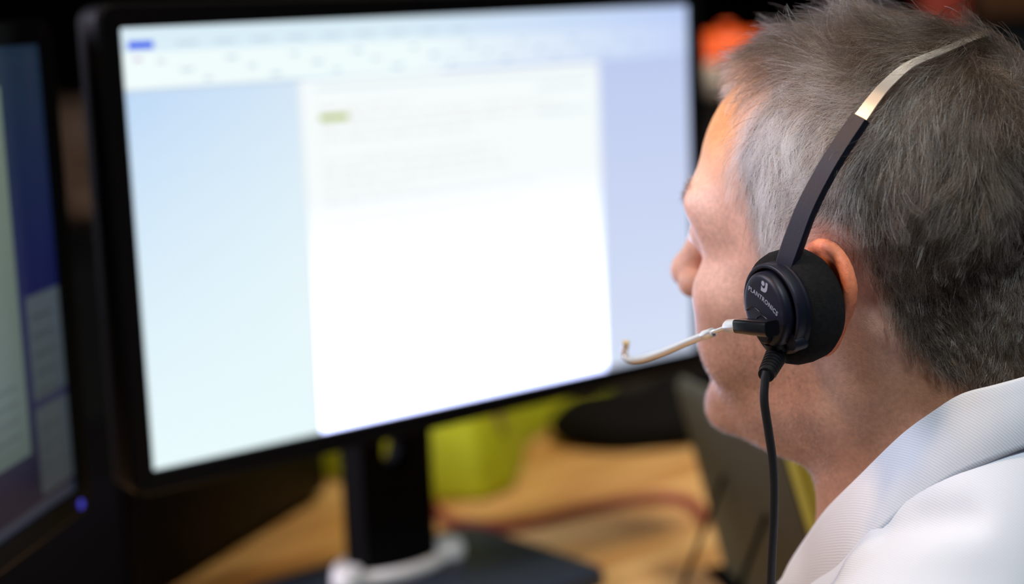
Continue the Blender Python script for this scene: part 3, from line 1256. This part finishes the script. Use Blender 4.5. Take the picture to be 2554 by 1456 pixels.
# eyebrows
R = sample_surface(400000)
A = np.abs(R[:, 0])
bz = 43 + 4 * np.sin(np.clip((A - 8) / 42, 0, 1) * 2.6) 
sel = (R[:, 1] > 45) & (A > 9) & (A < 50) & (np.abs(R[:, 2] - bz) < 4.5)
R = R[sel][:1500]
n = len(R)
N = HF.grad(R)
D = norm(np.stack([np.sign(R[:, 0]) * 0.8, np.full(n, -0.1), np.full(n, 0.35)], 1) + N * 0.32 + RNG.normal(size=(n, 3)) * 0.25)
t = np.linspace(0, 1, 5)[None, :, None]
bp_ = R[:, None] + D[:, None] * t * (4.5 + 2.5 * RNG.random((n, 1, 1))) - N[:, None] * (t ** 2) * 2.0
brow = pworld(hair_object('eyebrow_hair', bp_, np.full(n, 4.5e-5), PAL[RNG.choice([0, 1, 2], n, p=[.5, .35, .15])], hair_mat))
tag(brow, 'grey brown eyebrows', kind='stuff')

# stubble on cheek, jaw and neck
BEARD = [(34, -6), (48, -20), (70, -30), (110, -22), (110, -75), (90, -110), (30, -122), (-2, -100), (4, -60), (14, -20), (22, -2)]
R = sample_surface(260000)
sd = poly_sd(R[:, 1], R[:, 2], BEARD)
keep = (RNG.random(len(R)) < np.clip(sd / 10, 0, 1)) & (head_field(R[:, 0], R[:, 1], R[:, 2], ears=False) < 2)
R = R[keep][:13000]
n = len(R)
N = HF.grad(R)
D = norm(N * 0.6 + np.array([0, 0.15, -0.8]) + RNG.normal(size=(n, 3)) * 0.3)
t = np.linspace(0, 1, 3)[None, :, None]
sp = R[:, None] - N[:, None] * 0.2 + D[:, None] * t * (0.9 + 0.7 * RNG.random((n, 1, 1)))
stub = pworld(hair_object('stubble', sp, np.full(n, 7.0e-5), PAL[RNG.choice([0, 1, 2, 3], n, p=[.35, .2, .2, .25])], hair_mat))
tag(stub, 'short grey stubble', kind='stuff')

# ------------------------------------------------------------------ shirt
# turned-down collar: fold line and lower edge, left half (mirrored for the right)
foldL = [(0, -108, -43), (-24, -105, -43), (-44, -96, -44), (-56, -84, -46), (-62, -69, -50), (-65.5, -55, -59), (-68.5, -39, -71.5), (-71, -17, -93.5),
         (-63, 6, -116.5), (-50, 25, -139), (-52, 33.5, -152), (-55, 37.5, -161)]
lowL = [(0, -119, -86), (-30, -113, -83), (-53, -100, -76), (-68, -84, -80), (-79, -66, -88), (-88, -49, -100), (-96, -37, -111.5), (-98, -24, -126),
        (-90, -8, -146), (-78, 12, -164), (-66, 28, -170), (-57, 37.6, -165)]


FOLDS = [([(-103, -44, -108), (-100, -62, -101), (-94, -78, -100)], -6.0, 9.0), ([(-121, -46, -112), (-112, -66, -108), (-104, -86, -108)], 0.6, 13.0),
         ([(-128, -70, -126), (-112, -92, -124)], -1.0, 12.0), ([(-112, -26, -122), (-104, -36, -112)], 2.4, 6.0)]


def shirt_field(X, Y, Z, corr=None):
    A = np.abs(X)
    p = (X, Y, Z)
    s = (A, Y, Z)
    d = cone(s, (28, -64, -112), (185, -42, -215), 46, 58)
    d = smin(d, ell(p, (0, -62, -185), (105, 60, 80)), 40)
    d = smin(d, cone(p, (0, -40, -230), (0, -70, -520), 105, 118, 1.45), 50)
    d = smin(d, cone(s, (188, -40, -225), (222, -45, -420), 60, 48), 30)
    d = smin(d, cone(s, (222, -45, -420), (190, 140, -425), 46, 36), 16)
    d = smin(d, cone(p, (0, -44, -150), (0, -46, -210), 50, 80), 26)
    d = np.maximum(d, -(Z + 560))
    if corr:
        num, den = 0.0, 0.12
        for (lx, ly, lz), c in corr:
            w = np.exp(-((A + lx) ** 2 + (Y - ly) ** 2 + (Z - lz) ** 2) / (2 * 26.0 ** 2))
            num = num + w * c
            den = den + w
        d = d - num / den
    # soft folds
    w = np.sin(0.045 * Y + 0.03 * Z + 0.012 * X + 1.3 * np.sin(0.02 * Z + 0.015 * X)) * 1.6
    w += np.sin(0.08 * Z - 0.05 * Y + 0.05 * A) * 0.9
    # folds that start at the collar seam
    for pts, amp, sg in FOLDS:
        for (a, b_) in zip(pts[:-1], pts[1:]):
            r_ = cone(p, a, b_, 0.0, 0.0)
            d = d - amp * np.exp(-(r_ / sg) ** 2)
    return d + w - 3


_lp = np.array(lowL, float)
_cr = [(tuple(p), float(v) + 1.5) for p, v in zip(_lp, shirt_field(_lp[:, 0], _lp[:, 1], _lp[:, 2]))]
SF = Field(lambda X, Y, Z: shirt_field(X, Y, Z, _cr), (-305, -215, -562), (305, 200, -70), 3.6)
sv, sq = surface_nets(SF.F, SF.lo, SF.h)
shirt_m = bpy.data.materials.new('white_twill')
shirt_m.use_nodes = True
nt = shirt_m.node_tree
b = nt.nodes['Principled BSDF']
b.inputs['Base Color'].default_value = (0.78, 0.81, 0.90, 1)
b.inputs['Roughness'].default_value = 0.85
b.inputs['Specular IOR Level'].default_value = 0.2
b.inputs['Sheen Weight'].default_value = 0.15
tc = nt.nodes.new('ShaderNodeTexCoord')
mp = nt.nodes.new('ShaderNodeMapping')
mp.inputs['Rotation'].default_value = (0.5, 0.6, 0.4)
wv = nt.nodes.new('ShaderNodeTexWave')
wv.inputs['Scale'].default_value = 260
wv.inputs['Distortion'].default_value = 1.5
wv.inputs['Detail'].default_value = 2
bp = nt.nodes.new('ShaderNodeBump')
bp.inputs['Strength'].default_value = 0.22
bp.inputs['Distance'].default_value = 0.0004
nt.links.new(tc.outputs['Object'], mp.inputs['Vector'])
nt.links.new(mp.outputs[0], wv.inputs['Vector'])
nt.links.new(wv.outputs['Fac'], bp.inputs['Height'])
nt.links.new(bp.outputs[0], b.inputs['Normal'])
# hands resting on the lap, outside the picture
def hand_field(X, Y, Z):
    A = np.abs(X)
    q = (A - 188, Y - 150, Z + 426)
    d = cone(q, (0, -20, 0), (0, 18, -2), 26, 24, 1.0)
    d = smin(d, ell(q, (-4, 52, -6), (38, 44, 15)), 12)
    for k, (dx, ln) in enumerate(((-30, 62), (-12, 72), (7, 68), (25, 52))):
        b0 = (dx, 86 - abs(k - 1) * 4, -6)
        b1 = (dx * 1.12, b0[1] + ln * 0.5, -8)
        b2 = (dx * 1.15, b0[1] + ln * 0.95, -24)
        d = smin(d, cone(q, b0, b1, 10, 9), 5)
        d = smin(d, cone(q, b1, b2, 9, 7.5), 3)
    d = smin(d, cone(q, (-30, 28, -8), (-58, 66, -14), 13, 10), 8)
    d = smin(d, cone(q, (-58, 66, -14), (-60, 96, -20), 10, 8), 3)
    return d


HA = Field(hand_field, (-256, 110, -470), (256, 320, -392), 3.0)
av, aq = surface_nets(HA.F, HA.lo, HA.h)
for sg in (-1, 1):
    fc = av[aq].mean(axis=1)
    kq = aq[fc[:, 0] * sg > 0]
    ids, inv = np.unique(kq.ravel(), return_inverse=True)
    me_ = mesh_np('hand', hw(av[ids]), inv.reshape(-1, 4))
    tl = me_.color_attributes.new('skin_tint', 'FLOAT_COLOR', 'POINT')
    tl.data.foreach_set('color', np.tile(np.array([0.72, 0.44, 0.33, 1.0], np.float32), len(ids)))
    pworld(link('hand', me_, skin))
shirt = pworld(link('shirt', mesh_np('shirt', hw(sv), sq), shirt_m))
shirt['label'] = 'white twill shirt'

def loft_collar():
    n = 10
    fl = catmull(foldL, n)
    lo = catmull(lowL, n)
    mir = lambda P: P * np.array([-1, 1, 1])
    F = np.concatenate([fl[::-1], mir(fl)[1:]])
    Lw = np.concatenate([lo[::-1], mir(lo)[1:]])
    m = len(F)
    cen = np.stack([np.zeros(m), np.full(m, -30.0), F[:, 2]], 1)
    outw = norm((F - cen) * np.array([1, 1, 0]))
    end = np.minimum(np.arange(m), np.arange(m)[::-1]) / (m / 2)
    stand = 26 * np.clip(end * 3.0, 0.05, 1)
    rows = []
    down = np.array([0, 0, -1.0])
    for k in range(5):                                  # inner stand, rising
        f = 1 - k / 4
        rows.append(F - outw * (2.2 + 1.5 * f) + down * (2.0 + stand * f)[:, None])
    for a in (150, 120, 90, 60, 30):                    # rounded fold
        ar = math.radians(a)
        rows.append(F + outw * (1.9 * math.cos(ar)) + down * (2.0 - 2.0 * math.sin(ar)))
    for k in range(1, 11):                              # outer leaf
        f = k / 10
        base = F * (1 - f) + Lw * f
        bul = 2.2 * math.sin(math.pi * f) + 1.9
        rows.append(base + outw * bul + down * 2.0 * (1 - f))
    rows.append(rows[-1] - outw * 1.8 + down * 0.4)     # hem thickness, then back up inside
    for k in range(9, 0, -2):
        f = k / 10
        rows.append(F * (1 - f) + Lw * f + outw * (0.2 + 1.5 * math.sin(math.pi * f)) + down * 2.0)
    rows = np.array(rows)
    V = rows.reshape(-1, 3)
    nr = len(rows)
    Q = []
    for i in range(nr - 1):
        for j in range(m - 1):
            Q.append((i * m + j, i * m + j + 1, (i + 1) * m + j + 1, (i + 1) * m + j))
    return V, np.array(Q)


cv, cq = loft_collar()
collar = link('collar', mesh_np('collar', hw(cv), cq[:, ::-1]), shirt_m)
collar.parent = shirt
collar.matrix_parent_inverse = Matrix.Identity(4)

# ------------------------------------------------------------------ headset
plastic = mat('black_plastic', hexc(22, 24, 38), rough=0.45, spec=0.3, bump=0.05, bscale=900)  # black plastic with the screen's blue tint put into its colour
plastic_g = mat('black_gloss_plastic', hexc(16, 16, 20), rough=0.2, spec=0.5)
foam = mat('black_foam', hexc(30, 30, 31), rough=0.95, spec=0.15, noise=0.35, nscale=500, bump=0.8, bscale=2600)
steel = mat('brushed_steel', (0.86, 0.85, 0.83, 1), rough=0.38, metal=1.0)
silver = mat('silver_boom', (0.88, 0.88, 0.88, 1), rough=0.3, metal=0.7)
rubber = mat('black_rubber', hexc(20, 20, 23), rough=0.55, spec=0.4)
print_m = mat('grey_print', hexc(158, 164, 180), rough=0.5)

E_N = np.array([-0.892, 0.452, -0.011])
E_U = np.array([0.082, 0.187, 0.979])
E_U = E_U - E_N * (E_U @ E_N)
E_U /= np.linalg.norm(E_U)
E_N /= np.linalg.norm(E_N)
E_R = np.cross(E_U, E_N)
E_O = np.array([-95.5, -5.2, -0.1])


def ep(a, b, h):
    """ear-cup coordinates in mm -> world"""
    return hw(E_O + E_R * a + E_U * b + E_N * h)


EF = Matrix.Identity(4)
for i_, ax in enumerate((E_R, E_U, E_N)):
    w_ = HR @ ax / 1000.0
    for r in range(3):
        EF[r][i_] = w_[r]
ow = hw(E_O)
for r in range(3):
    EF[r][3] = ow[r]


def EFat(a, b, h=0):
    return EF @ Matrix.Translation((a, b, h))


headset = empty('headset', ep(0, 0, 0))


def hs(o, parent=None):
    if parent is None:
        o.parent = headset
        o.matrix_parent_inverse = Matrix.Translation(-Vector(headset.location))
    else:
        o.parent = parent
        o.matrix_parent_inverse = Matrix.Identity(4)
    return o


tag(headset, 'black over-the-head phone headset with silver boom microphone on the man\'s head', 'headset')
# foam cushion
hs(lathe('ear_cushion', [(0.1, -12), (18, -12), (24.5, -10.5), (27.5, -6), (28.4, 0), (28.2, 5.5), (26.8, 9.5), (23.5, 11.5), (12, 12), (0.1, 12)], foam, frame=EFat(-6.0, 0)))
# housing behind the speaker cap
hs(lathe('housing', [(0.1, 9), (22, 9), (23, 11), (22.0, 12.5), (20, 14), (18.5, 15), (0.1, 15)], plastic, frame=EFat(-2.6, 1.0)))
# speaker cap
cap_prof = [(0.1, 13), (17.6, 13), (18.3, 15), (18.3, 19.5), (18.0, 20.6), (17.2, 21.5), (16.2, 21.9), (14, 22.05), (0.1, 22.1)]
cap = hs(lathe('speaker_cap', cap_prof, plastic, frame=EFat(-1.6, 2.0), n=64, sx=0.90))


def ring_arc(name, c, r, a0, a1, sec, h, material, n=48):
    path, up = [], []
    for i in range(n + 1):
        a = math.radians(a0 + (a1 - a0) * i / n)
        path.append(ep(c[0] + r * math.cos(a), c[1] + r * math.sin(a), h))
        up.append(HR @ E_N)
    return sweep(name, path, 0.001, material, section=sec, up=up)


def rsec(w, h, r=0.6):
    return [(x, y) for x, y in rounded_rect(w, h, r, 3)]


# yoke that carries the cup
yoke = hs(ring_arc('yoke', (-2.2, 2.0), 20.6, -58, 180, rsec(2.4, 6.0, 0.9), 14.5, plastic))
hs(lathe('yoke_pivot', [(0.1, 8), (4.2, 8), (4.4, 15.8), (3.8, 17.4), (0.1, 17.6)], plastic, frame=EFat(8.6, -15.4), n=24))
# raised arcs and pivot seat on the cap
hs(ring_arc('cap_ridge', (-11.0, -4.5), 8.6, 25, 118, rsec(0.7, 0.7, 0.2), 22.1, plastic_g, 24))
hs(ring_arc('cap_ridge', (-4.8, -7.0), 6.6, 20, 140, rsec(0.6, 0.7, 0.2), 22.1, plastic_g, 24))
hs(lathe('boom_pivot', [(0.1, 21), (6.2, 21), (6.2, 22.6), (5.2, 23.6), (0.1, 23.8)], plastic, frame=EFat(-4.2, -8.0), n=32))


# print on the cap: maker's name and mark
def text_mesh(txt, size):
    cu = bpy.data.curves.new('lettering', 'FONT')
    cu.body = txt
    cu.size = size
    cu.align_x = 'CENTER'
    cu.align_y = 'CENTER'
    cu.extrude = 0.02
    cu.offset = 0.045
    cu.space_character = 1.12
    ob = bpy.data.objects.new('lettering', cu)
    COL.objects.link(ob)
    bpy.context.view_layer.update()
    me = bpy.data.meshes.new_from_object(ob.evaluated_get(bpy.context.evaluated_depsgraph_get()))
    bpy.data.objects.remove(ob, do_unlink=True)
    return me


tm = text_mesh('PLANTRONICS', 3.3)
# bend the line of letters along a wide arc and put it on the cap
RA = 75.0
ang = math.radians(-37)
for v in tm.vertices:
    th = v.co.x / RA
    x, y = (RA + v.co.y) * math.sin(th), (RA + v.co.y) * math.cos(th) - RA
    X = x * math.cos(ang) - y * math.sin(ang)
    Y = x * math.sin(ang) + y * math.cos(ang)
    v.co = Vector(ep(0.2 + X, 7.2 + Y, 22.12 + v.co.z))
tm.update()
lt = hs(link('lettering', tm, print_m, smooth=False))
lt['label'] = 'light grey lettering PLANTRONICS'


def flat_shape(name, pts, h, material, th=0.05):
    n = len(pts)
    V = [ep(a, b, h) for a, b in pts] + [ep(a, b, h + th) for a, b in pts]
    F = [tuple(range(n - 1, -1, -1)), tuple(range(n, 2 * n))] + [(i, (i + 1) % n, n + (i + 1) % n, n + i) for i in range(n)]
    return link(name, mesh_py(name, V, F), material, smooth=False)


def rot2(p, a, c):
    return (c[0] + p[0] * math.cos(a) - p[1] * math.sin(a), c[1] + p[0] * math.sin(a) + p[1] * math.cos(a))


lc = (3.2, 13.2)
outer = [(-2.2, -0.2), (-2.2, -2.8), (0.3, -2.8), (1.5, -2.3), (2.3, -1.2), (2.5, 0.4), (2.5, 2.6), (0.9, 2.6), (0.9, 0.6), (0.6, -0.5), (-0.2, -1.0), (-1.2, -0.8)]
hs(flat_shape('maker_mark', [rot2(p, ang * 0.75, lc) for p in outer], 22.1, print_m))
dot = [(-1.1 + 1.25 * math.cos(t / 20 * 2 * math.pi), 1.35 + 1.25 * math.sin(t / 20 * 2 * math.pi)) for t in range(20)]
hs(flat_shape('maker_mark', [rot2(p, ang * 0.75, lc) for p in dot], 22.1, print_m))

# headband: black arm, steel strip over the head, pad on the far side
def rel(x, y, d):
    return wh(at(x, y, d))


arm_pts = [at(1957, 668, 0.8015), at(1966, 640, 0.8005), at(1984, 590, 0.7995), at(2011, 520, 0.798), at(2048, 447, 0.797), at(2092, 373, 0.795), at(2146, 293, 0.794)]
arm_path = catmull(arm_pts, 8)


def outward(path):
    H = wh(path)
    v = H - np.array([0, -15, 10])
    v[:, 1] *= 0.55
    v = norm(v)
    return v @ HR.T


arm_sec = [(-4.9, -2.4), (-4.9, 1.2), (-4.2, 2.1), (4.2, 2.1), (4.9, 1.2), (4.9, -2.4)]
t_ = np.linspace(0, 1, len(arm_path))
hs(sweep('band_arm', arm_path, 0.001 * np.interp(t_, [0, 0.3, 1], [0.95, 1.06, 0.95]), plastic, section=arm_sec, up=outward(arm_path)))
strip_h = [wh(at(2118, 333, 0.7955)), wh(at(2146, 294, 0.7955)), wh(at(2178, 250, 0.7965)), wh(at(2213, 209, 0.7985)), wh(at(2272, 160, 0.8035)), (-27, -58, 112.5), (0, -63, 115), (27, -58, 112.5), (48, -48, 107), (66, -39, 99),
           (76, -30, 86), (84, -20, 68), (87, -10, 50), (86, -2, 34)]
strip_path = catmull([hw(p) for p in strip_h], 8)
strip_sec = [(-3.5, -0.35), (-3.5, 0.35), (3.5, 0.35), (3.5, -0.35)]
hs(sweep('steel_band', strip_path, 0.001 * np.interp(np.linspace(0, 1, len(strip_path)), [0, 0.08, 0.4, 1], [1.05, 1.05, 0.72, 0.72]), steel, section=strip_sec, up=outward(strip_path)))
pad_path = np.array([hw(p) for p in catmull([(88, -14, 54), (90, -5, 38), (87, 3, 22)], 8)])
hs(sweep('temple_pad', pad_path, 0.001, rubber, section=rsec(18, 7, 3), up=outward(pad_path)))

# microphone boom
blk = [at(1926, 819, 0.786), at(1890, 816, 0.795), at(1846, 812, 0.811)]
hs(sweep('boom_mount', blk, 0.001 * np.array([1.0, 1.0, 0.92]), plastic_g, section=rsec(8.8, 7.4, 1.8)))
hs(sweep('boom_ferrule', [at(1848, 812, 0.8105), at(1818, 813.5, 0.8215), at(1814, 814, 0.823)], [0.0034, 0.0034, 0.0028], silver, nseg=20))
hs(sweep('boom_rod', [at(1818, 813, 0.8215), at(1795, 822, 0.830), at(1772, 831, 0.8385)], 0.00105, silver))
hs(sweep('boom_collar', [at(1779, 828, 0.836), at(1777, 829, 0.837), at(1756, 836, 0.845), at(1754, 836.5, 0.846)], [0.0021, 0.0024, 0.0024, 0.0020], silver, nseg=20))
tube_pts = [at(1760, 835, 0.8435), at(1715, 853, 0.862), at(1660, 876, 0.886), at(1610, 893, 0.908), at(1580, 898, 0.920), at(1563, 893, 0.927), at(1557, 880, 0.9285), at(1559, 868, 0.926), at(1561, 858, 0.923)]
hs(sweep('voice_tube', catmull(tube_pts, 6), 0.0019, silver, nseg=18))
tip = mat('cream_tip', hexc(214, 196, 150), rough=0.5)
hs(sweep('microphone_tip', [at(1560.5, 861, 0.9238), at(1561.5, 854, 0.922), at(1562, 851, 0.9212)], [0.0017, 0.0021, 0.0012], tip))

# strain relief and cable
relief = hs(sweep('strain_relief', catmull([ep(-5.0, -14.0, 17), ep(-6.2, -21, 17), at(1911, 935, 0.797)], 8), np.interp(np.linspace(0, 1, 17), [0, 1], [0.0054, 0.0040]), rubber, nseg=20))
cable_pts = [at(1912, 925, 0.797), at(1908, 950, 0.797), at(1906, 1000, 0.797), at(1916, 1070, 0.799), at(1926, 1140, 0.801), at(1931, 1220, 0.803), at(1929, 1320, 0.806), at(1924, 1420, 0.810), at(1922, 1520, 0.815), at(1930, 1640, 0.82), at(1950, 1760, 0.83)]
hs(sweep('cable', catmull(cable_pts, 8), 0.0021, rubber, nseg=16))
for i in range(6):
    f0 = (i + 0.6) / 7
    c = ep(-6.2, -21, 17) * (1 - f0) + np.array(at(1911, 935, 0.797)) * f0
    ax = np.array(at(1911, 935, 0.797)) - ep(-6.2, -21, 17)
    ax /= np.linalg.norm(ax)
    rr = 0.0052 - 0.0011 * f0
    hs(sweep('relief_ring', [c - ax * 0.0007, c - ax * 0.0004, c + ax * 0.0004, c + ax * 0.0007], [rr - 0.0006, rr + 0.0002, rr + 0.0002, rr - 0.0006], rubber, nseg=20))


# ------------------------------------------------------------------ a colleague in the dark of the room behind
def far_field(X, Y, Z):
    d = head_field(X, Y, Z)
    A = np.abs(X)
    d = smin(d, cone((A, Y, Z), (30, -50, -165), (185, -45, -240), 42, 52), 30)
    d = smin(d, cone((X, Y, Z), (0, -50, -260), (0, -60, -520), 95, 110, 1.45), 40)
    d = smin(d, cone((A, Y, Z), (185, -45, -240), (215, -20, -480), 50, 42), 20)
    return np.maximum(d, -(Z + 540))


FF = Field(far_field, (-285, -190, -545), (285, 140, 140), 5.0)
fv, fq = surface_nets(FF.F, FF.lo, FF.h)
far_pos = at(190, 395, 3.0)
far = empty('person', (far_pos[0], far_pos[1], far_pos[2] - 0.54), math.radians(160))
tag(far, 'colleague in dark clothes dimly seen through the gap between the two monitors', 'person')
skin2 = mat('skin_dim', (0.55, 0.32, 0.22, 1), rough=0.5)
fb = link('body', mesh_np('body', fv / 1000.0 + np.array([0, 0, 0.54]), fq), skin2, far)
cloth2 = mat('dark_clothes', hexc(30, 30, 34), rough=0.9, noise=0.1, nscale=20)
hair2 = mat('dark_hair', hexc(26, 20, 16), rough=0.6, bump=0.6, bscale=300)


def shell(name, sel, off, material):
    """thin shell over part of the body"""
    fc = fv[fq].mean(axis=1)
    keep = fq[sel(fc)]
    ids, inv = np.unique(keep.ravel(), return_inverse=True)
    nrm = FF.grad(fv[ids].astype(np.float32))
    V = fv[ids] + nrm * off
    o = link(name, mesh_np(name, V / 1000.0 + np.array([0, 0, 0.54]), inv.reshape(-1, 4)), material, far)
    sm = o.modifiers.new('thick', 'SOLIDIFY')
    sm.thickness = 0.004
    sm.offset = -1
    return o


shell('jumper', lambda c: c[:, 2] < -118 - 0.2 * c[:, 1], 5.0, cloth2)
shell('hair', lambda c: (poly_sd(c[:, 1], c[:, 2], HAIRLINE) > 2) & (np.abs(c[:, 0]) < 78), 7.0, hair2)
